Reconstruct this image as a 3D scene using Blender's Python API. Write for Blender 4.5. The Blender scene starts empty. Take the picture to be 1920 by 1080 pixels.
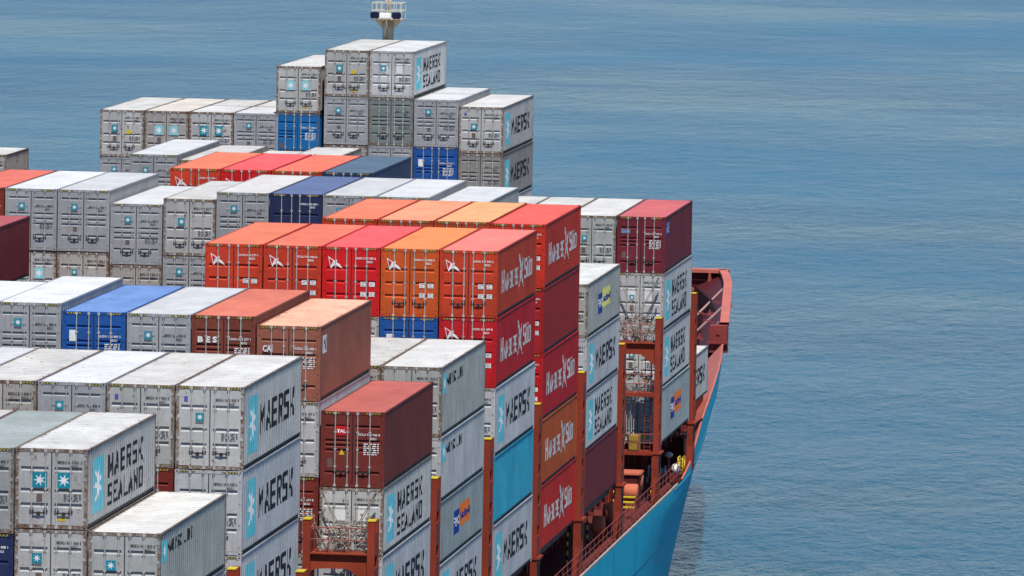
import bpy, bmesh, math, random
from mathutils import Matrix, Vector
random.seed(7)
S = bpy.context.scene
COL = S.collection
rad = math.radians

# ------------------------------------------------------------------ camera
cam_d = bpy.data.cameras.new('camera'); cam = bpy.data.objects.new('camera', cam_d); COL.objects.link(cam)
cam_d.sensor_width = 36.0; cam_d.lens = 250.51
cam.location = (40.864, -230.920, 23.820)
cam.rotation_euler = (rad(85.1017), rad(-1.01695), rad(7.9126))
cam_d.clip_start = 1.0; cam_d.clip_end = 20000
S.camera = cam

# ------------------------------------------------------------------ light
SUN_EL, SUN_AZ = rad(63), rad(17)          # azimuth measured from -Y towards +X
world = bpy.data.worlds.new('World'); S.world = world; world.use_nodes = True
wn = world.node_tree.nodes; wl = world.node_tree.links
sky = wn.new('ShaderNodeTexSky'); sky.sky_type = 'NISHITA'; sky.sun_disc = False
sky.sun_elevation = SUN_EL; sky.sun_rotation = rad(180)-SUN_AZ
sky.air_density = 1.0; sky.dust_density = 0.0; sky.ozone_density = 1.6; sky.altitude = 2500
bg = wn['Background']; bg.inputs['Strength'].default_value = 0.11
tint = wn.new('ShaderNodeMix'); tint.data_type = 'RGBA'; tint.blend_type = 'MULTIPLY'; tint.inputs[0].default_value = 1.0
tint.inputs[7].default_value = (0.84, 0.95, 1.08, 1)      # clear, slightly bluer horizon
wl.new(sky.outputs[0], tint.inputs[6]); wl.new(tint.outputs[2], bg.inputs['Color'])
sd = bpy.data.lights.new('sun', 'SUN'); sd.energy = 5.0; sd.angle = rad(0.5); sd.color = (1, 0.96, 0.9)
so = bpy.data.objects.new('sun', sd); COL.objects.link(so)
sv = Vector((math.sin(SUN_AZ)*math.cos(SUN_EL), -math.cos(SUN_AZ)*math.cos(SUN_EL), math.sin(SUN_EL)))
so.rotation_euler = sv.to_track_quat('Z', 'Y').to_euler(); so.location = (0, 0, 100)
S.view_settings.view_transform = 'Standard'; S.view_settings.look = 'None'
S.view_settings.exposure = 0.18; S.view_settings.gamma = 1.0

# ------------------------------------------------------------------ materials
class NT:
    def __init__(s, m): s.t = m.node_tree; s.n = s.t.nodes; s.l = s.t.links
    def new(s, typ, **kw):
        o = s.n.new(typ)
        for k, v in kw.items(): setattr(o, k, v)
        return o
    def link(s, a, b): s.l.new(a, b)
    def noise(s, vec, scale, detail=4, rough=.6):
        o = s.new('ShaderNodeTexNoise'); o.inputs['Scale'].default_value = scale
        o.inputs['Detail'].default_value = detail; o.inputs['Roughness'].default_value = rough
        s.link(vec, o.inputs['Vector']); return o.outputs['Fac']
    def ramp(s, fac, a, b, va=0., vb=1.):
        o = s.new('ShaderNodeMapRange'); o.inputs[1].default_value = a; o.inputs[2].default_value = b
        o.inputs[3].default_value = va; o.inputs[4].default_value = vb; s.link(fac, o.inputs[0]); return o.outputs[0]
    def math(s, op, a, b):
        o = s.new('ShaderNodeMath', operation=op)
        for i, q in enumerate((a, b)):
            if isinstance(q, (int, float)): o.inputs[i].default_value = q
            elif q is not None: s.link(q, o.inputs[i])
        return o.outputs[0]
    def mix(s, fac, a, b, mode='MIX'):
        o = s.new('ShaderNodeMix', data_type='RGBA', blend_type=mode)
        for i, q in ((0, fac), (6, a), (7, b)):
            if isinstance(q, (int, float)): o.inputs[i].default_value = q
            elif isinstance(q, tuple): o.inputs[i].default_value = (*q[:3], 1)
            else: s.link(q, o.inputs[i])
        return o.outputs[2]
    def mapping(s, vec, sc):
        o = s.new('ShaderNodeVectorMath', operation='MULTIPLY'); s.link(vec, o.inputs[0]); o.inputs[1].default_value = sc
        return o.outputs[0]
_mc = {}
RUST = (0.16, 0.062, 0.028)
def paint(col, rust=.15, rough=.55, edge=False, roof=False, metal=0., dirt=1.):
    key = (tuple(round(c, 3) for c in col), rust, rough, edge, roof, metal, dirt)
    if key in _mc: return _mc[key]
    m = bpy.data.materials.new('paint_%d' % len(_mc)); m.use_nodes = True; _mc[key] = m
    t = NT(m); b = t.n['Principled BSDF']
    tc = t.new('ShaderNodeTexCoord'); oi = t.new('ShaderNodeObjectInfo')
    off = t.new('ShaderNodeVectorMath', operation='SCALE'); off.inputs[0].default_value = (37., 91., 53.)
    t.link(oi.outputs['Random'], off.inputs['Scale'])
    add = t.new('ShaderNodeVectorMath', operation='ADD'); t.link(tc.outputs['Object'], add.inputs[0]); t.link(off.outputs[0], add.inputs[1])
    v = add.outputs[0]
    big = t.ramp(t.noise(v, .5, 6), .3, .7, 1-.24*dirt, 1.08)
    fine = t.ramp(t.noise(v, 9., 4), .35, .65, 1-.10*dirt, 1.04)
    c = t.mix(1., col, t.math('MULTIPLY', big, fine), 'MULTIPLY')
    if roof:
        st = t.ramp(t.noise(t.mapping(v, (.45, 5., 1.)), 1.3, 6, .7), .54, .70)
        c = t.mix(t.math('MULTIPLY', st, .62*dirt), c, tuple(q*.35+.03 for q in col))
        dn = t.ramp(t.noise(t.mapping(v, (1.6, .5, 1.)), .8, 4), .38, .66, 0, .42*dirt)
        c = t.mix(dn, c, tuple(q*.55 for q in col))
        rs = t.ramp(t.noise(t.mapping(v, (.9, 3.2, 1.)), 1.6, 8, .75), .60, .66)
        c = t.mix(t.math('MULTIPLY', rs, min(.75, rust*1.5)), c, (0.26, 0.15, 0.085))
        sp = t.ramp(t.noise(v, 3.4, 3, .6), .655, .70)
        c = t.mix(t.math('MULTIPLY', sp, .7*dirt), c, (0.09, 0.06, 0.05))
    else:
        st = t.ramp(t.noise(t.mapping(v, (5., 5., .35)), 1.2, 5, .65), .5, .75)
        c = t.mix(t.math('MULTIPLY', st, .42*dirt), c, tuple(q*.4+.03 for q in col))
    if rust > 0:
        lo = .72-.30*rust
        n = t.noise(v, 6.5 if edge else 3.2, 8, .72)
        if not roof and not edge: n = t.math('ADD', n, t.math('MULTIPLY', t.math('SUBTRACT', t.noise(t.mapping(v, (8, 8, .5)), 1.0, 3), .5), .35))
        if roof:
            sep = t.new('ShaderNodeSeparateXYZ'); t.link(tc.outputs['Object'], sep.inputs[0])
            ex = t.ramp(t.math('ABSOLUTE', sep.outputs[0], None), .95, 1.22, 0, .15)
            ey = t.ramp(t.math('ABSOLUTE', t.math('SUBTRACT', sep.outputs[1], 6.1), None), 5.7, 6.1, 0, .17)
            n = t.math('ADD', t.math('SUBTRACT', n, .06), t.math('MAXIMUM', ex, ey))
        r = t.ramp(n, lo, lo+(.16 if edge else .07))
        rc = t.mix(t.noise(v, 22, 3), (0.055, 0.028, 0.018), (0.21, 0.105, 0.05))
        c = t.mix(r, c, rc)
    t.link(c, b.inputs['Base Color'])
    b.inputs['Roughness'].default_value = rough; b.inputs['Metallic'].default_value = metal
    b.inputs['Specular IOR Level'].default_value = .10 if not metal else .4
    bp = t.new('ShaderNodeBump'); bp.inputs['Strength'].default_value = .25; bp.inputs['Distance'].default_value = .012
    t.link(t.noise(v, 4. if roof else 7., 4), bp.inputs['Height']); t.link(bp.outputs[0], b.inputs['Normal'])
    return m
def plain(col, rough=.6):
    return paint(col, 0., rough, dirt=.6)

def water_mat():
    m = bpy.data.materials.new('sea_water'); m.use_nodes = True; t = NT(m); b = t.n['Principled BSDF']
    tc = t.new('ShaderNodeTexCoord'); v = tc.outputs['Object']
    b.inputs['IOR'].default_value = 1.22
    b.inputs['Specular IOR Level'].default_value = .36; b.inputs['Specular Tint'].default_value = (.48, .78, 1, 1)
    b.inputs['Subsurface Weight'].default_value = .18; b.inputs['Subsurface Radius'].default_value = (3., 8., 10.); b.inputs['Subsurface Scale'].default_value = 1.
    # wind patches: calmer and rougher bands
    pn = t.noise(t.mapping(v, (.008, .010, 1)), 1., 7, .66)
    patch = t.ramp(pn, .36, .64, .80, 1.3)
    t.link(t.ramp(pn, .38, .62, .22, .16), b.inputs['Roughness'])
    c = t.mix(t.ramp(t.noise(t.mapping(v, (.004, .012, 1)), 1., 5, .6), .36, .62), (0.003, 0.066, 0.132), (0.005, 0.096, 0.172))
    t.link(c, b.inputs['Base Color'])
    w1 = t.noise(t.mapping(v, (.20, .085, 1)), 1., 5, .68)
    w2 = t.noise(t.mapping(v, (.55, .22, 1)), 1., 5, .74)
    w3 = t.noise(t.mapping(v, (.035, .03, 1)), 1., 3, .5)
    h = t.math('ADD', t.math('ADD', t.math('MULTIPLY', w1, 4.8), t.math('MULTIPLY', w2, 3.4)), t.math('MULTIPLY', w3, 4.0))
    bp = t.new('ShaderNodeBump'); bp.inputs['Distance'].default_value = 2.0
    t.link(h, bp.inputs['Height']); t.link(t.math('MULTIPLY', patch, .8), bp.inputs['Strength']); t.link(bp.outputs[0], b.inputs['Normal'])
    return m

# ------------------------------------------------------------------ mesh helpers
def box(bm, x0, x1, y0, y1, z0, z1, mi=0):
    vs = [bm.verts.new(p) for p in ((x0, y0, z0), (x1, y0, z0), (x1, y1, z0), (x0, y1, z0), (x0, y0, z1), (x1, y0, z1), (x1, y1, z1), (x0, y1, z1))]
    for f in ((0, 3, 2, 1), (4, 5, 6, 7), (0, 1, 5, 4), (1, 2, 6, 5), (2, 3, 7, 6), (3, 0, 4, 7)):
        fc = bm.faces.new([vs[i] for i in f]); fc.material_index = mi
def tube(bm, p0, p1, r, n=6, mi=0, r1=None):
    p0, p1 = Vector(p0), Vector(p1); d = (p1-p0).normalized()
    a = d.orthogonal().normalized(); b = d.cross(a); r1 = r if r1 is None else r1
    A = [bm.verts.new(p0+(a*math.cos(2*math.pi*i/n)+b*math.sin(2*math.pi*i/n))*r) for i in range(n)]
    B = [bm.verts.new(p1+(a*math.cos(2*math.pi*i/n)+b*math.sin(2*math.pi*i/n))*r1) for i in range(n)]
    for i in range(n):
        f = bm.faces.new((A[i], A[(i+1) % n], B[(i+1) % n], B[i])); f.material_index = mi; f.smooth = n > 6
    bm.faces.new(A[::-1]).material_index = mi; bm.faces.new(B).material_index = mi
def beam(bm, p0, p1, w, h, mi=0):
    """rectangular bar between two points; w across, h upright"""
    p0, p1 = Vector(p0), Vector(p1); d = (p1-p0).normalized()
    s = d.cross(Vector((0, 0, 1)))
    if s.length < 1e-4: s = Vector((1, 0, 0))
    s = s.normalized(); u = s.cross(d).normalized()
    A = [bm.verts.new(p+s*a*w/2+u*b*h/2) for p in (p0, p1) for a, b in ((-1, -1), (1, -1), (1, 1), (-1, 1))]
    for f in ((3, 2, 1, 0), (4, 5, 6, 7), (0, 1, 5, 4), (1, 2, 6, 5), (2, 3, 7, 6), (3, 0, 4, 7)):
        bm.faces.new([A[i] for i in f]).material_index = mi
def prism_x(bm, pts, x0, x1, mi=0):
    """pts (y,z) outline extruded along x"""
    A = [bm.verts.new((x0, y, z)) for y, z in pts]; B = [bm.verts.new((x1, y, z)) for y, z in pts]
    n = len(pts)
    for i in range(n): bm.faces.new((A[i], A[(i+1) % n], B[(i+1) % n], B[i])).material_index = mi
    bm.faces.new(A[::-1]).material_index = mi; bm.faces.new(B).material_index = mi
def prism_y(bm, pts, y0, y1, mi=0):
    A = [bm.verts.new((x, y0, z)) for x, z in pts]; B = [bm.verts.new((x, y1, z)) for x, z in pts]
    n = len(pts)
    for i in range(n): bm.faces.new((A[i], A[(i+1) % n], B[(i+1) % n], B[i])).material_index = mi
    bm.faces.new(A[::-1]).material_index = mi; bm.faces.new(B).material_index = mi
def mesh(name, bm, nm=1, norm=True):
    if norm: bmesh.ops.recalc_face_normals(bm, faces=bm.faces)
    me = bpy.data.meshes.new(name); bm.to_mesh(me); bm.free()
    for _ in range(nm): me.materials.append(None)
    return me
def obj(name, me, mats, parent=None, loc=(0, 0, 0), **props):
    o = bpy.data.objects.new(name, me); COL.objects.link(o)
    if not isinstance(mats, (list, tuple)): mats = [mats]
    for i, m in enumerate(mats):
        o.material_slots[i].link = 'OBJECT'; o.material_slots[i].material = m
    o.location = loc
    if parent: o.parent = parent
    for k, v in props.items(): o[k] = v
    return o
def empty(name, loc, label, cat, group=None, parent=None):
    o = bpy.data.objects.new(name, None); COL.objects.link(o); o.location = loc; o.empty_display_size = .3
    if label: o['label'] = label; o['category'] = cat
    if group: o['group'] = group
    if parent: o.parent = parent
    return o

# ------------------------------------------------------------------ flat marks (2D geometry u right, v up)
def text2d(s, u0, u1, v0, v1, bold=.0, spacing=1.):
    cu = bpy.data.curves.new('t', 'FONT'); cu.body = s; cu.resolution_u = 2; cu.offset = bold; cu.space_character = spacing
    o = bpy.data.objects.new('t', cu); COL.objects.link(o)
    dg = bpy.context.evaluated_depsgraph_get(); dg.update()
    me = bpy.data.meshes.new_from_object(o.evaluated_get(dg))
    bm = bmesh.new(); bm.from_mesh(me)
    bpy.data.objects.remove(o); bpy.data.curves.remove(cu); bpy.data.meshes.remove(me)
    xs = [v.co.x for v in bm.verts]; ys = [v.co.y for v in bm.verts]
    X0, X1, Y0, Y1 = min(xs), max(xs), min(ys), max(ys)
    for v in bm.verts:
        v.co = Vector((u0+(v.co.x-X0)/(X1-X0)*(u1-u0), v0+(v.co.y-Y0)/(Y1-Y0)*(v1-v0), 0))
    for f in bm.faces: f.material_index = 0
    return bm
def block2d(s, u0, u1, v0, v1):
    """plain block capitals from non-overlapping strokes"""
    a, b = .27, .165
    G = {
     'M': [((0, 0), (.20, 0), (.20, 1), (0, 1)), ((.80, 0), (1, 0), (1, 1), (.80, 1)), ((.20, 1), (.20, .66), (.5, .16), (.5, .5)), ((.8, 1), (.8, .66), (.5, .16), (.5, .5))],
     'A': [((0, 0), (.25, 0), (.58, 1), (.42, 1)), ((.75, 0), (1, 0), (.585, 1), (.5, .75)), ((.30, .22), (.70, .22), (.65, .38), (.36, .38))],
     'E': [((0, 0), (a, 0), (a, 1), (0, 1)), ((a, 0), (1, 0), (1, b), (a, b)), ((a, .42), (.88, .42), (.88, .42+b), (a, .42+b)), ((a, 1-b), (1, 1-b), (1, 1), (a, 1))],
     'R': [((0, 0), (a, 0), (a, 1), (0, 1)), ((a, 1-b), (.85, 1-b), (.85, 1), (a, 1)), ((.73, .42+b), (1, .42+b), (1, .92), (.85, 1), (.85, 1-b), (.73, 1-b)), ((a, .42), (.9, .42), (1, .42+b), (a, .42+b)), ((.48, .42), (.75, .42), (1, 0), (.72, 0))],
     'S': [((0, 0), (.9, 0), (1, .08), (1, b), (0, b)), ((.73, b), (1, b), (1, .42), (.73, .42)), ((.1, .42), (1, .42), (.9, .42+b), (0, .42+b)), ((0, .42+b), (a, .42+b), (a, 1-b), (0, 1-b)), ((0, 1-b), (1, 1-b), (1, 1), (.1, 1), (0, .92))],
     'K': [((0, 0), (a, 0), (a, 1), (0, 1)), ((a, .40), (.68, 1), (1, 1), (.56, .47), (.40, .34), (a, .30)), ((.40, .34), (.56, .47), (1, 0), (.64, 0))],
     'L': [((0, 0), (a, 0), (a, 1), (0, 1)), ((a, 0), (1, 0), (1, b), (a, b))],
     'N': [((0, 0), (.22, 0), (.22, 1), (0, 1)), ((.78, 0), (1, 0), (1, 1), (.78, 1)), ((.22, 1), (.22, .68), (.78, 0), (.78, .34))],
     'D': [((0, 0), (a, 0), (a, 1), (0, 1)), ((a, 0), (.82, 0), (.76, b), (a, b)), ((a, 1-b), (.76, 1-b), (.82, 1), (a, 1)), ((.76, b), (.82, 0), (1, .14), (1, .86), (.82, 1), (.76, 1-b))],
     'H': [((0, 0), (a, 0), (a, 1), (0, 1)), ((1-a, 0), (1, 0), (1, 1), (1-a, 1)), ((a, .42), (1-a, .42), (1-a, .42+b), (a, .42+b))],
     'U': [((0, b), (a, b), (a, 1), (0, 1)), ((1-a, b), (1, b), (1, 1), (1-a, 1)), ((.1, 0), (.9, 0), (1, b), (0, b))],
     'B': [((0, 0), (a, 0), (a, 1), (0, 1)), ((a, 0), (.9, 0), (1, b), (a, b)), ((a, .42), (.9, .42), (.9, .42+b), (a, .42+b)), ((a, 1-b), (.95, 1-b), (.85, 1), (a, 1)), ((1-a, b), (1, b), (1, .36), (.9, .42), (1-a, .42)), ((1-a, .42+b), (.9, .42+b), (.95, .66), (.95, 1-b), (1-a, 1-b))],
     'G': [((0, b), (a, b), (a, 1-b), (0, 1-b)), ((.1, 0), (.9, 0), (1, b), (0, b)), ((0, 1-b), (1, 1-b), (.9, 1), (.1, 1)), ((1-a, b), (1, b), (1, .5), (1-a, .5)), ((.5, .38), (1-a, .38), (1-a, .5), (.5, .5))],
     'I': [((.3, 0), (.7, 0), (.7, 1), (.3, 1))],
     'T': [((0, 1-b), (1, 1-b), (1, 1), (0, 1)), ((.36, 0), (.64, 0), (.64, 1-b), (.36, 1-b))],
    }
    bm = bmesh.new(); n = len(s); adv = (u1-u0)/(n-.2)
    for i, ch in enumerate(s):
        if ch == ' ': continue
        x = u0+i*adv
        for p in G[ch]: bm.faces.new([bm.verts.new((x+q*adv*.80, v0+w*(v1-v0), 0)) for q, w in p])
    for f in bm.faces: f.normal_update()
    return bm
def poly2d(bm, pts, mi=0, lay=0.):
    f = bm.faces.new([bm.verts.new((u, v, lay)) for u, v in pts]); f.material_index = mi
def rect2d(bm, u0, u1, v0, v1, mi=0, lay=0.): poly2d(bm, ((u0, v0), (u1, v0), (u1, v1), (u0, v1)), mi, lay)
def star_pts(cu, cv, ru, rv, n=7, k=.36, rot=0.):
    return [(cu+math.sin(math.pi*i/n+rot)*ru*(1 if i % 2 == 0 else k), cv+math.cos(math.pi*i/n+rot)*rv*(1 if i % 2 == 0 else k)) for i in range(2*n)]
def merge(dst, src, mi):
    me = bpy.data.meshes.new('m'); src.to_mesh(me); src.free(); k = len(dst.faces)
    dst.from_mesh(me); dst.faces.ensure_lookup_table()
    for f in dst.faces[k:]: f.material_index = mi
    bpy.data.meshes.remove(me)

W = 2.438
CORR = {'coarse': (.37, .11, .075, .036), 'fine': (.278, .09, .055, .016)}
def corr_breaks(kind, y0, y1):
    p, flat, sl, dep = CORR[kind]; out = []; y = y0
    k = 0
    while y < y1:
        out += [(y, 0.), (y+flat, 0.), (y+flat+sl, dep), (y+p-sl, dep)]; y += p
    out = [(a, b) for a, b in out if a < y1]; out.append((y1, out[-1][1]))
    return out
def corr_depth(br, y):
    if y <= br[0][0]: return br[0][1]
    for (a, da), (b, db) in zip(br, br[1:]):
        if a <= y <= b: return da+(db-da)*(y-a)/max(b-a, 1e-6)
    return br[-1][1]
def on_side(bm, kind, L, nm, off=.004, name='lettering'):
    """wrap flat marks (u = y along the wall, v = z) onto the corrugated wall"""
    br = corr_breaks(kind, .14, L-.14)
    us = [v.co.x for v in bm.verts]; lo, hi = min(us), max(us)
    for y, _ in br:
        if lo < y < hi:
            bmesh.ops.bisect_plane(bm, geom=bm.verts[:]+bm.edges[:]+bm.faces[:], plane_co=(y, 0, 0), plane_no=(1, 0, 0))
    for v in bm.verts:
        y, z, lay = v.co.x, v.co.y, v.co.z
        v.co = Vector((W/2-.012-corr_depth(br, y)+off+lay, y, z))
    return mesh(name, bm, nm, norm=False)
def on_door(bm, nm, y=-.008, name='lettering'):
    for v in bm.verts: v.co = Vector((v.co.x, y-v.co.z, v.co.y))
    return mesh(name, bm, nm, norm=False)

# ------------------------------------------------------------------ container meshes (origin: base centre of the door end)
_m = {}
def cached(f):
    def g(*a):
        k = (f.__name__,)+a
        if k not in _m: _m[k] = f(*a)
        return _m[k]
    return g
@cached
def me_frame(H, L):
    bm = bmesh.new(); h = W/2
    for s in (-1, 1):
        for y0, y1 in ((.006, .09), (L-.12, L-.006)):
            a, b = sorted((s*(h-.004), s*(h-.11))); box(bm, a, b, y0, y1, .118, H-.118)
        a, b = sorted((s*(h-.004), s*(h-.07))); box(bm, a, b, .16, L-.16, H-.075, H-.012)
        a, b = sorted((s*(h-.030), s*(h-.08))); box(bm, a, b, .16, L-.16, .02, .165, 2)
        for y0 in (0, L-.178):
            a, b = sorted((s*h, s*(h-.162)))
            box(bm, a, b, y0, y0+.178, 0, .118); box(bm, a, b, y0, y0+.178, H-.118, H)
            # apertures
            ax = s*(h-.081); box(bm, ax-.03, ax+.03, y0-.002, y0+.01, .035, .085, 1); box(bm, ax-.03, ax+.03, y0-.002, y0+.01, H-.085, H-.035, 1)
            box(bm, ax-.03, ax+.03, y0+.05, y0+.13, H-.01, H+.002, 1)
            a2, b2 = sorted((s*(h-.01), s*(h+.002))); box(bm, a2, b2, y0+.05, y0+.13, .035, .085, 1); box(bm, a2, b2, y0+.05, y0+.13, H-.085, H-.035, 1)
    box(bm, -h+.162, h-.162, .012, .10, H-.115, H-.008)      # door header
    box(bm, -h+.162, h-.162, .012, .10, .01, .125)           # door sill
    box(bm, -h+.162, h-.162, L-.1, L-.012, H-.115, H-.012); box(bm, -h+.162, h-.162, L-.1, L-.012, .01, .125)
    return mesh('frame', bm, 3)
@cached
def me_roof(H, L, kind):
    bm = bmesh.new(); h = W/2-.03
    ys = [.10]; n = int((L-.4)/ .55); 
    prof = [(.10, -.012)]
    for i in range(n):
        y = .28+i*(L-.56)/n; d = (L-.56)/n
        prof += [(y, -.012), (y+.04, -.031), (y+.12, -.031), (y+.16, -.012)]
    prof += [(L-.10, -.012)]
    V = []
    for y, z in prof: V.append([bm.verts.new((x, y, H+z+dz)) for x, dz in ((-h, -.004), (-h+.1, 0), (h-.1, 0), (h, -.004))])
    for a, b in zip(V, V[1:]):
        for i in range(3): bm.faces.new((a[i], a[i+1], b[i+1], b[i]))
    # underside skin gives the sheet its thickness
    box(bm, -h+.02, h-.02, .12, L-.12, H-.06, H-.036)
    return mesh('roof', bm, 1)
@cached
def me_side(H, L, kind, s):
    bm = bmesh.new(); br = corr_breaks(kind, .14, L-.14); z0, z1 = .14, H-.05
    pv = None
    for y, d in [(.08, 0.)]+br+[(L-.08, 0.)]:
        x = s*(W/2-.012-d); a = bm.verts.new((x, y, z0)); b = bm.verts.new((x, y, z1))
        if pv: bm.faces.new((pv[0], a, b, pv[1]))
        pv = (a, b)
    return mesh('side_wall', bm, 1)
@cached
def me_end(H, L):
    bm = bmesh.new(); h = W/2-.09; z0, z1 = .12, H-.11; x = -h; pv = None; i = 0
    while x < h+.01:
        y = L-.03-(.04 if i % 2 else 0); a = bm.verts.new((x, y, z0)); b = bm.verts.new((x, y, z1))
        if pv: bm.faces.new((pv[0], a, b, pv[1]))
        pv = (a, b); x += h*2/24; i += 1
    return mesh('end_wall', bm, 1)
@cached
def me_floor(H, L):
    bm = bmesh.new(); box(bm, -W/2+.07, W/2-.07, .13, L-.13, .10, .15)
    for i in range(int(L/.6)): box(bm, -W/2+.07, W/2-.07, .3+i*.6, .36+i*.6, .02, .098)
    return mesh('floor', bm, 1)
RIBS = {'old': (.77, .47, .27), 'new': (.88, .60, .51, .42, .22), 'red': (.70, .49, .285), 'box': (.83, .62, .55, .48, .16), 'flat': (.68, .30)}
@cached
def me_door(H, style, s):
    """one leaf; recesses run across it: steep upper lip, sloping lower lip that catches the sun"""
    bm = bmesh.new(); xa, xb = (.018, W/2-.095); z0, z1 = .135, H-.125
    ins = .09; dep = .062; hh = .075 if style in ('old', 'red') else .062
    prof = [(z0, 0)]
    for r in sorted(RIBS[style]):
        z = z0+(z1-z0)*r
        prof += [(z-hh, 0), (z-.012, dep), (z+hh-.012, dep), (z+hh, 0)]
    prof.append((z1, 0))
    y = .022
    def X(x): return s*x
    # outer stiles
    def quad(p):
        bm.faces.new([bm.verts.new(q) for q in p])
    quad([(X(xa), y, z0), (X(xa+ins), y, z0), (X(xa+ins), y, z1), (X(xa), y, z1)])
    quad([(X(xb-ins), y, z0), (X(xb), y, z0), (X(xb), y, z1), (X(xb-ins), y, z1)])
    for (za, da), (zb, db) in zip(prof, prof[1:]):
        quad([(X(xa+ins), y+da, za), (X(xb-ins), y+da, za), (X(xb-ins), y+db, zb), (X(xa+ins), y+db, zb)])
    for r in sorted(RIBS[style]):
        z = z0+(z1-z0)*r
        for x in (xa+ins, xb-ins):
            quad([(X(x), y, z-hh), (X(x), y+dep, z-.012), (X(x), y+dep, z+hh-.012), (X(x), y, z+hh)])
    # edge returns + back
    box(bm, min(X(xa), X(xb)), max(X(xa), X(xb)), y+.066, y+.075, z0, z1)
    for x in (xa, xb): quad([(X(x), y, z0), (X(x), y+.055, z0), (X(x), y+.055, z1), (X(x), y, z1)])
    # hinges
    for k in range(4):
        z = z0+.2+(z1-z0-.4)*k/3
        a, b = sorted((X(xb-.03), X(xb+.045))); box(bm, a, b, -.004, .03, z-.05, z+.05)
    # rubber gasket between the leaves
    a, b = sorted((X(.0005), X(.0175))); box(bm, a, b, .04, .06, z0, z1, 1)
    a, b = sorted((X(xb+.001), X(xb+.022))); box(bm, a, b, .05, .06, z0, z1, 1)
    return mesh('door', bm, 2)
@cached
def me_bar(H, x, sgn):
    bm = bmesh.new(); tube(bm, (x, -.022, .05), (x, -.022, H-.05), .021, 6)
    for z in (.07, H-.07): box(bm, x-.045, x+.045, -.045, .012, z-.05, z+.05)
    for k in range(3):
        z = .13+(H-.26)*(k+1)/4; box(bm, x-.05, x+.05, -.014, .022, z-.03, z+.03)
    # handle
    zh = .13+(H-.26)*.165
    xe = x+sgn*.26
    beam(bm, (x, -.05, zh+.02), (xe, -.045, zh-.01), .02, .05, 1)
    box(bm, x-.07, x+.07, -.032, .021, zh+.04, zh+.10, 1)
    box(bm, xe-.03, xe+.03, -.05, .02, zh-.06, zh+.04, 1)
    return mesh('locking_bar', bm, 2)
@cached
def me_hazard(H, s):
    bm = bmesh.new(); u0, u1 = (.48, 1.05); v0, v1 = H-.095, H-.03
    rect2d(bm, u0, u1, v0, v1, 1, 0.); n = 5; w = (u1-u0)/n
    for i in range(n):
        a = u0+i*w; poly2d(bm, ((a, v0), (a+w*.5, v0), (min(a+w, u1), v1), (a+w*.5, v1)), 0, .002)
    if s < 0:
        for v in bm.verts: v.co.x = -v.co.x
    return on_door(bm, 2, .008, 'hazard_stripe')
# --- door marks
def fz(H, f): return .13+(H-.26)*f
@cached
def me_doorstar(H, u, f, size):
    bm = bmesh.new(); v = fz(H, f); rect2d(bm, u-size/2, u+size/2, v-size/2, v+size/2, 0, 0)
    poly2d(bm, star_pts(u, v, size*.42, size*.42, rot=.2), 1, .003)
    merge(bm, text2d('MAERSK', u-size/2, u+size/2, v-size*.5-.085, v-size*.5-.025, .03), 2)
    return on_door(bm, 3, .012, 'emblem')
@cached
def me_number(H, s, code, f, pale):
    bm = text2d(s, .20, 1.04, fz(H, f)-.045, fz(H, f)+.045, .02)
    for fc in bm.faces: fc.material_index = 0
    return on_door(bm, 1, -.0, 'lettering')
@cached
def me_code(H, code, f): return on_door(text2d(code, .66, .90, fz(H, f)-.19, fz(H, f)-.10, .02), 1, -.0, 'lettering')
@cached
def me_smallprint(H, f0, f1, n):
    """weight table: rows of short dashes, too small to read in the photograph"""
    bm = bmesh.new(); rnd = random.Random(3); v0, v1 = fz(H, f0), fz(H, f1)
    for i in range(n):
        v = v0+(v1-v0)*(i+.5)/n; h = (v1-v0)/n*.28; u = .42
        while u < .98:
            w = rnd.uniform(.06, .16); rect2d(bm, u, min(u+w, 1.), v-h, v+h); u += w+rnd.uniform(.03, .07)
    return on_door(bm, 1, .012, 'lettering')
@cached
def me_plate(H, u0, u1, f0, f1, name):
    bm = bmesh.new(); rect2d(bm, u0, u1, fz(H, f0), fz(H, f1)); return on_door(bm, 1, .013, name)
@cached
def me_dove(H):
    """white outlined red pennant running into a white bird shape"""
    bm = bmesh.new(); u0, v0 = -.98, fz(H, .78)
    P = lambda pts: [(u0+a*.62, v0+b*.40) for a, b in pts]
    poly2d(bm, P(((0, .75), (.42, .35), (.30, -.05), (.20, -.55), (.08, .2))), 0, 0)
    poly2d(bm, P(((.07, .60), (.36, .30), (.26, 0), (.20, -.30), (.12, .2))), 1, .003)
    poly2d(bm, P(((.28, .30), (.62, .42), (.60, .22), (.50, .05), (.30, .02))), 0, .001)
    poly2d(bm, P(((.42, .30), (.62, .10), (.80, -.08), (1.0, -.50), (.72, -.30), (.45, -.02))), 0, .002)
    poly2d(bm, P(((.20, -.55), (.30, -.05), (.50, .08), (.48, -.12), (.33, -.28))), 0, .001)
    return on_door(bm, 2, .010, 'emblem')
@cached
def me_labels(H, u, f):
    bm = bmesh.new(); rect2d(bm, u-.03, u+.20, fz(H, f)-.09, fz(H, f)+.10, 0)
    if 1:
        if 1:
            for k in range(3):
                v = fz(H, f)-.055+k*.055; rect2d(bm, u, u+(.16 if k != 1 else .11), v, v+.018, 1, .003)
    return on_door(bm, 2, .004, 'label_plate')
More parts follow.
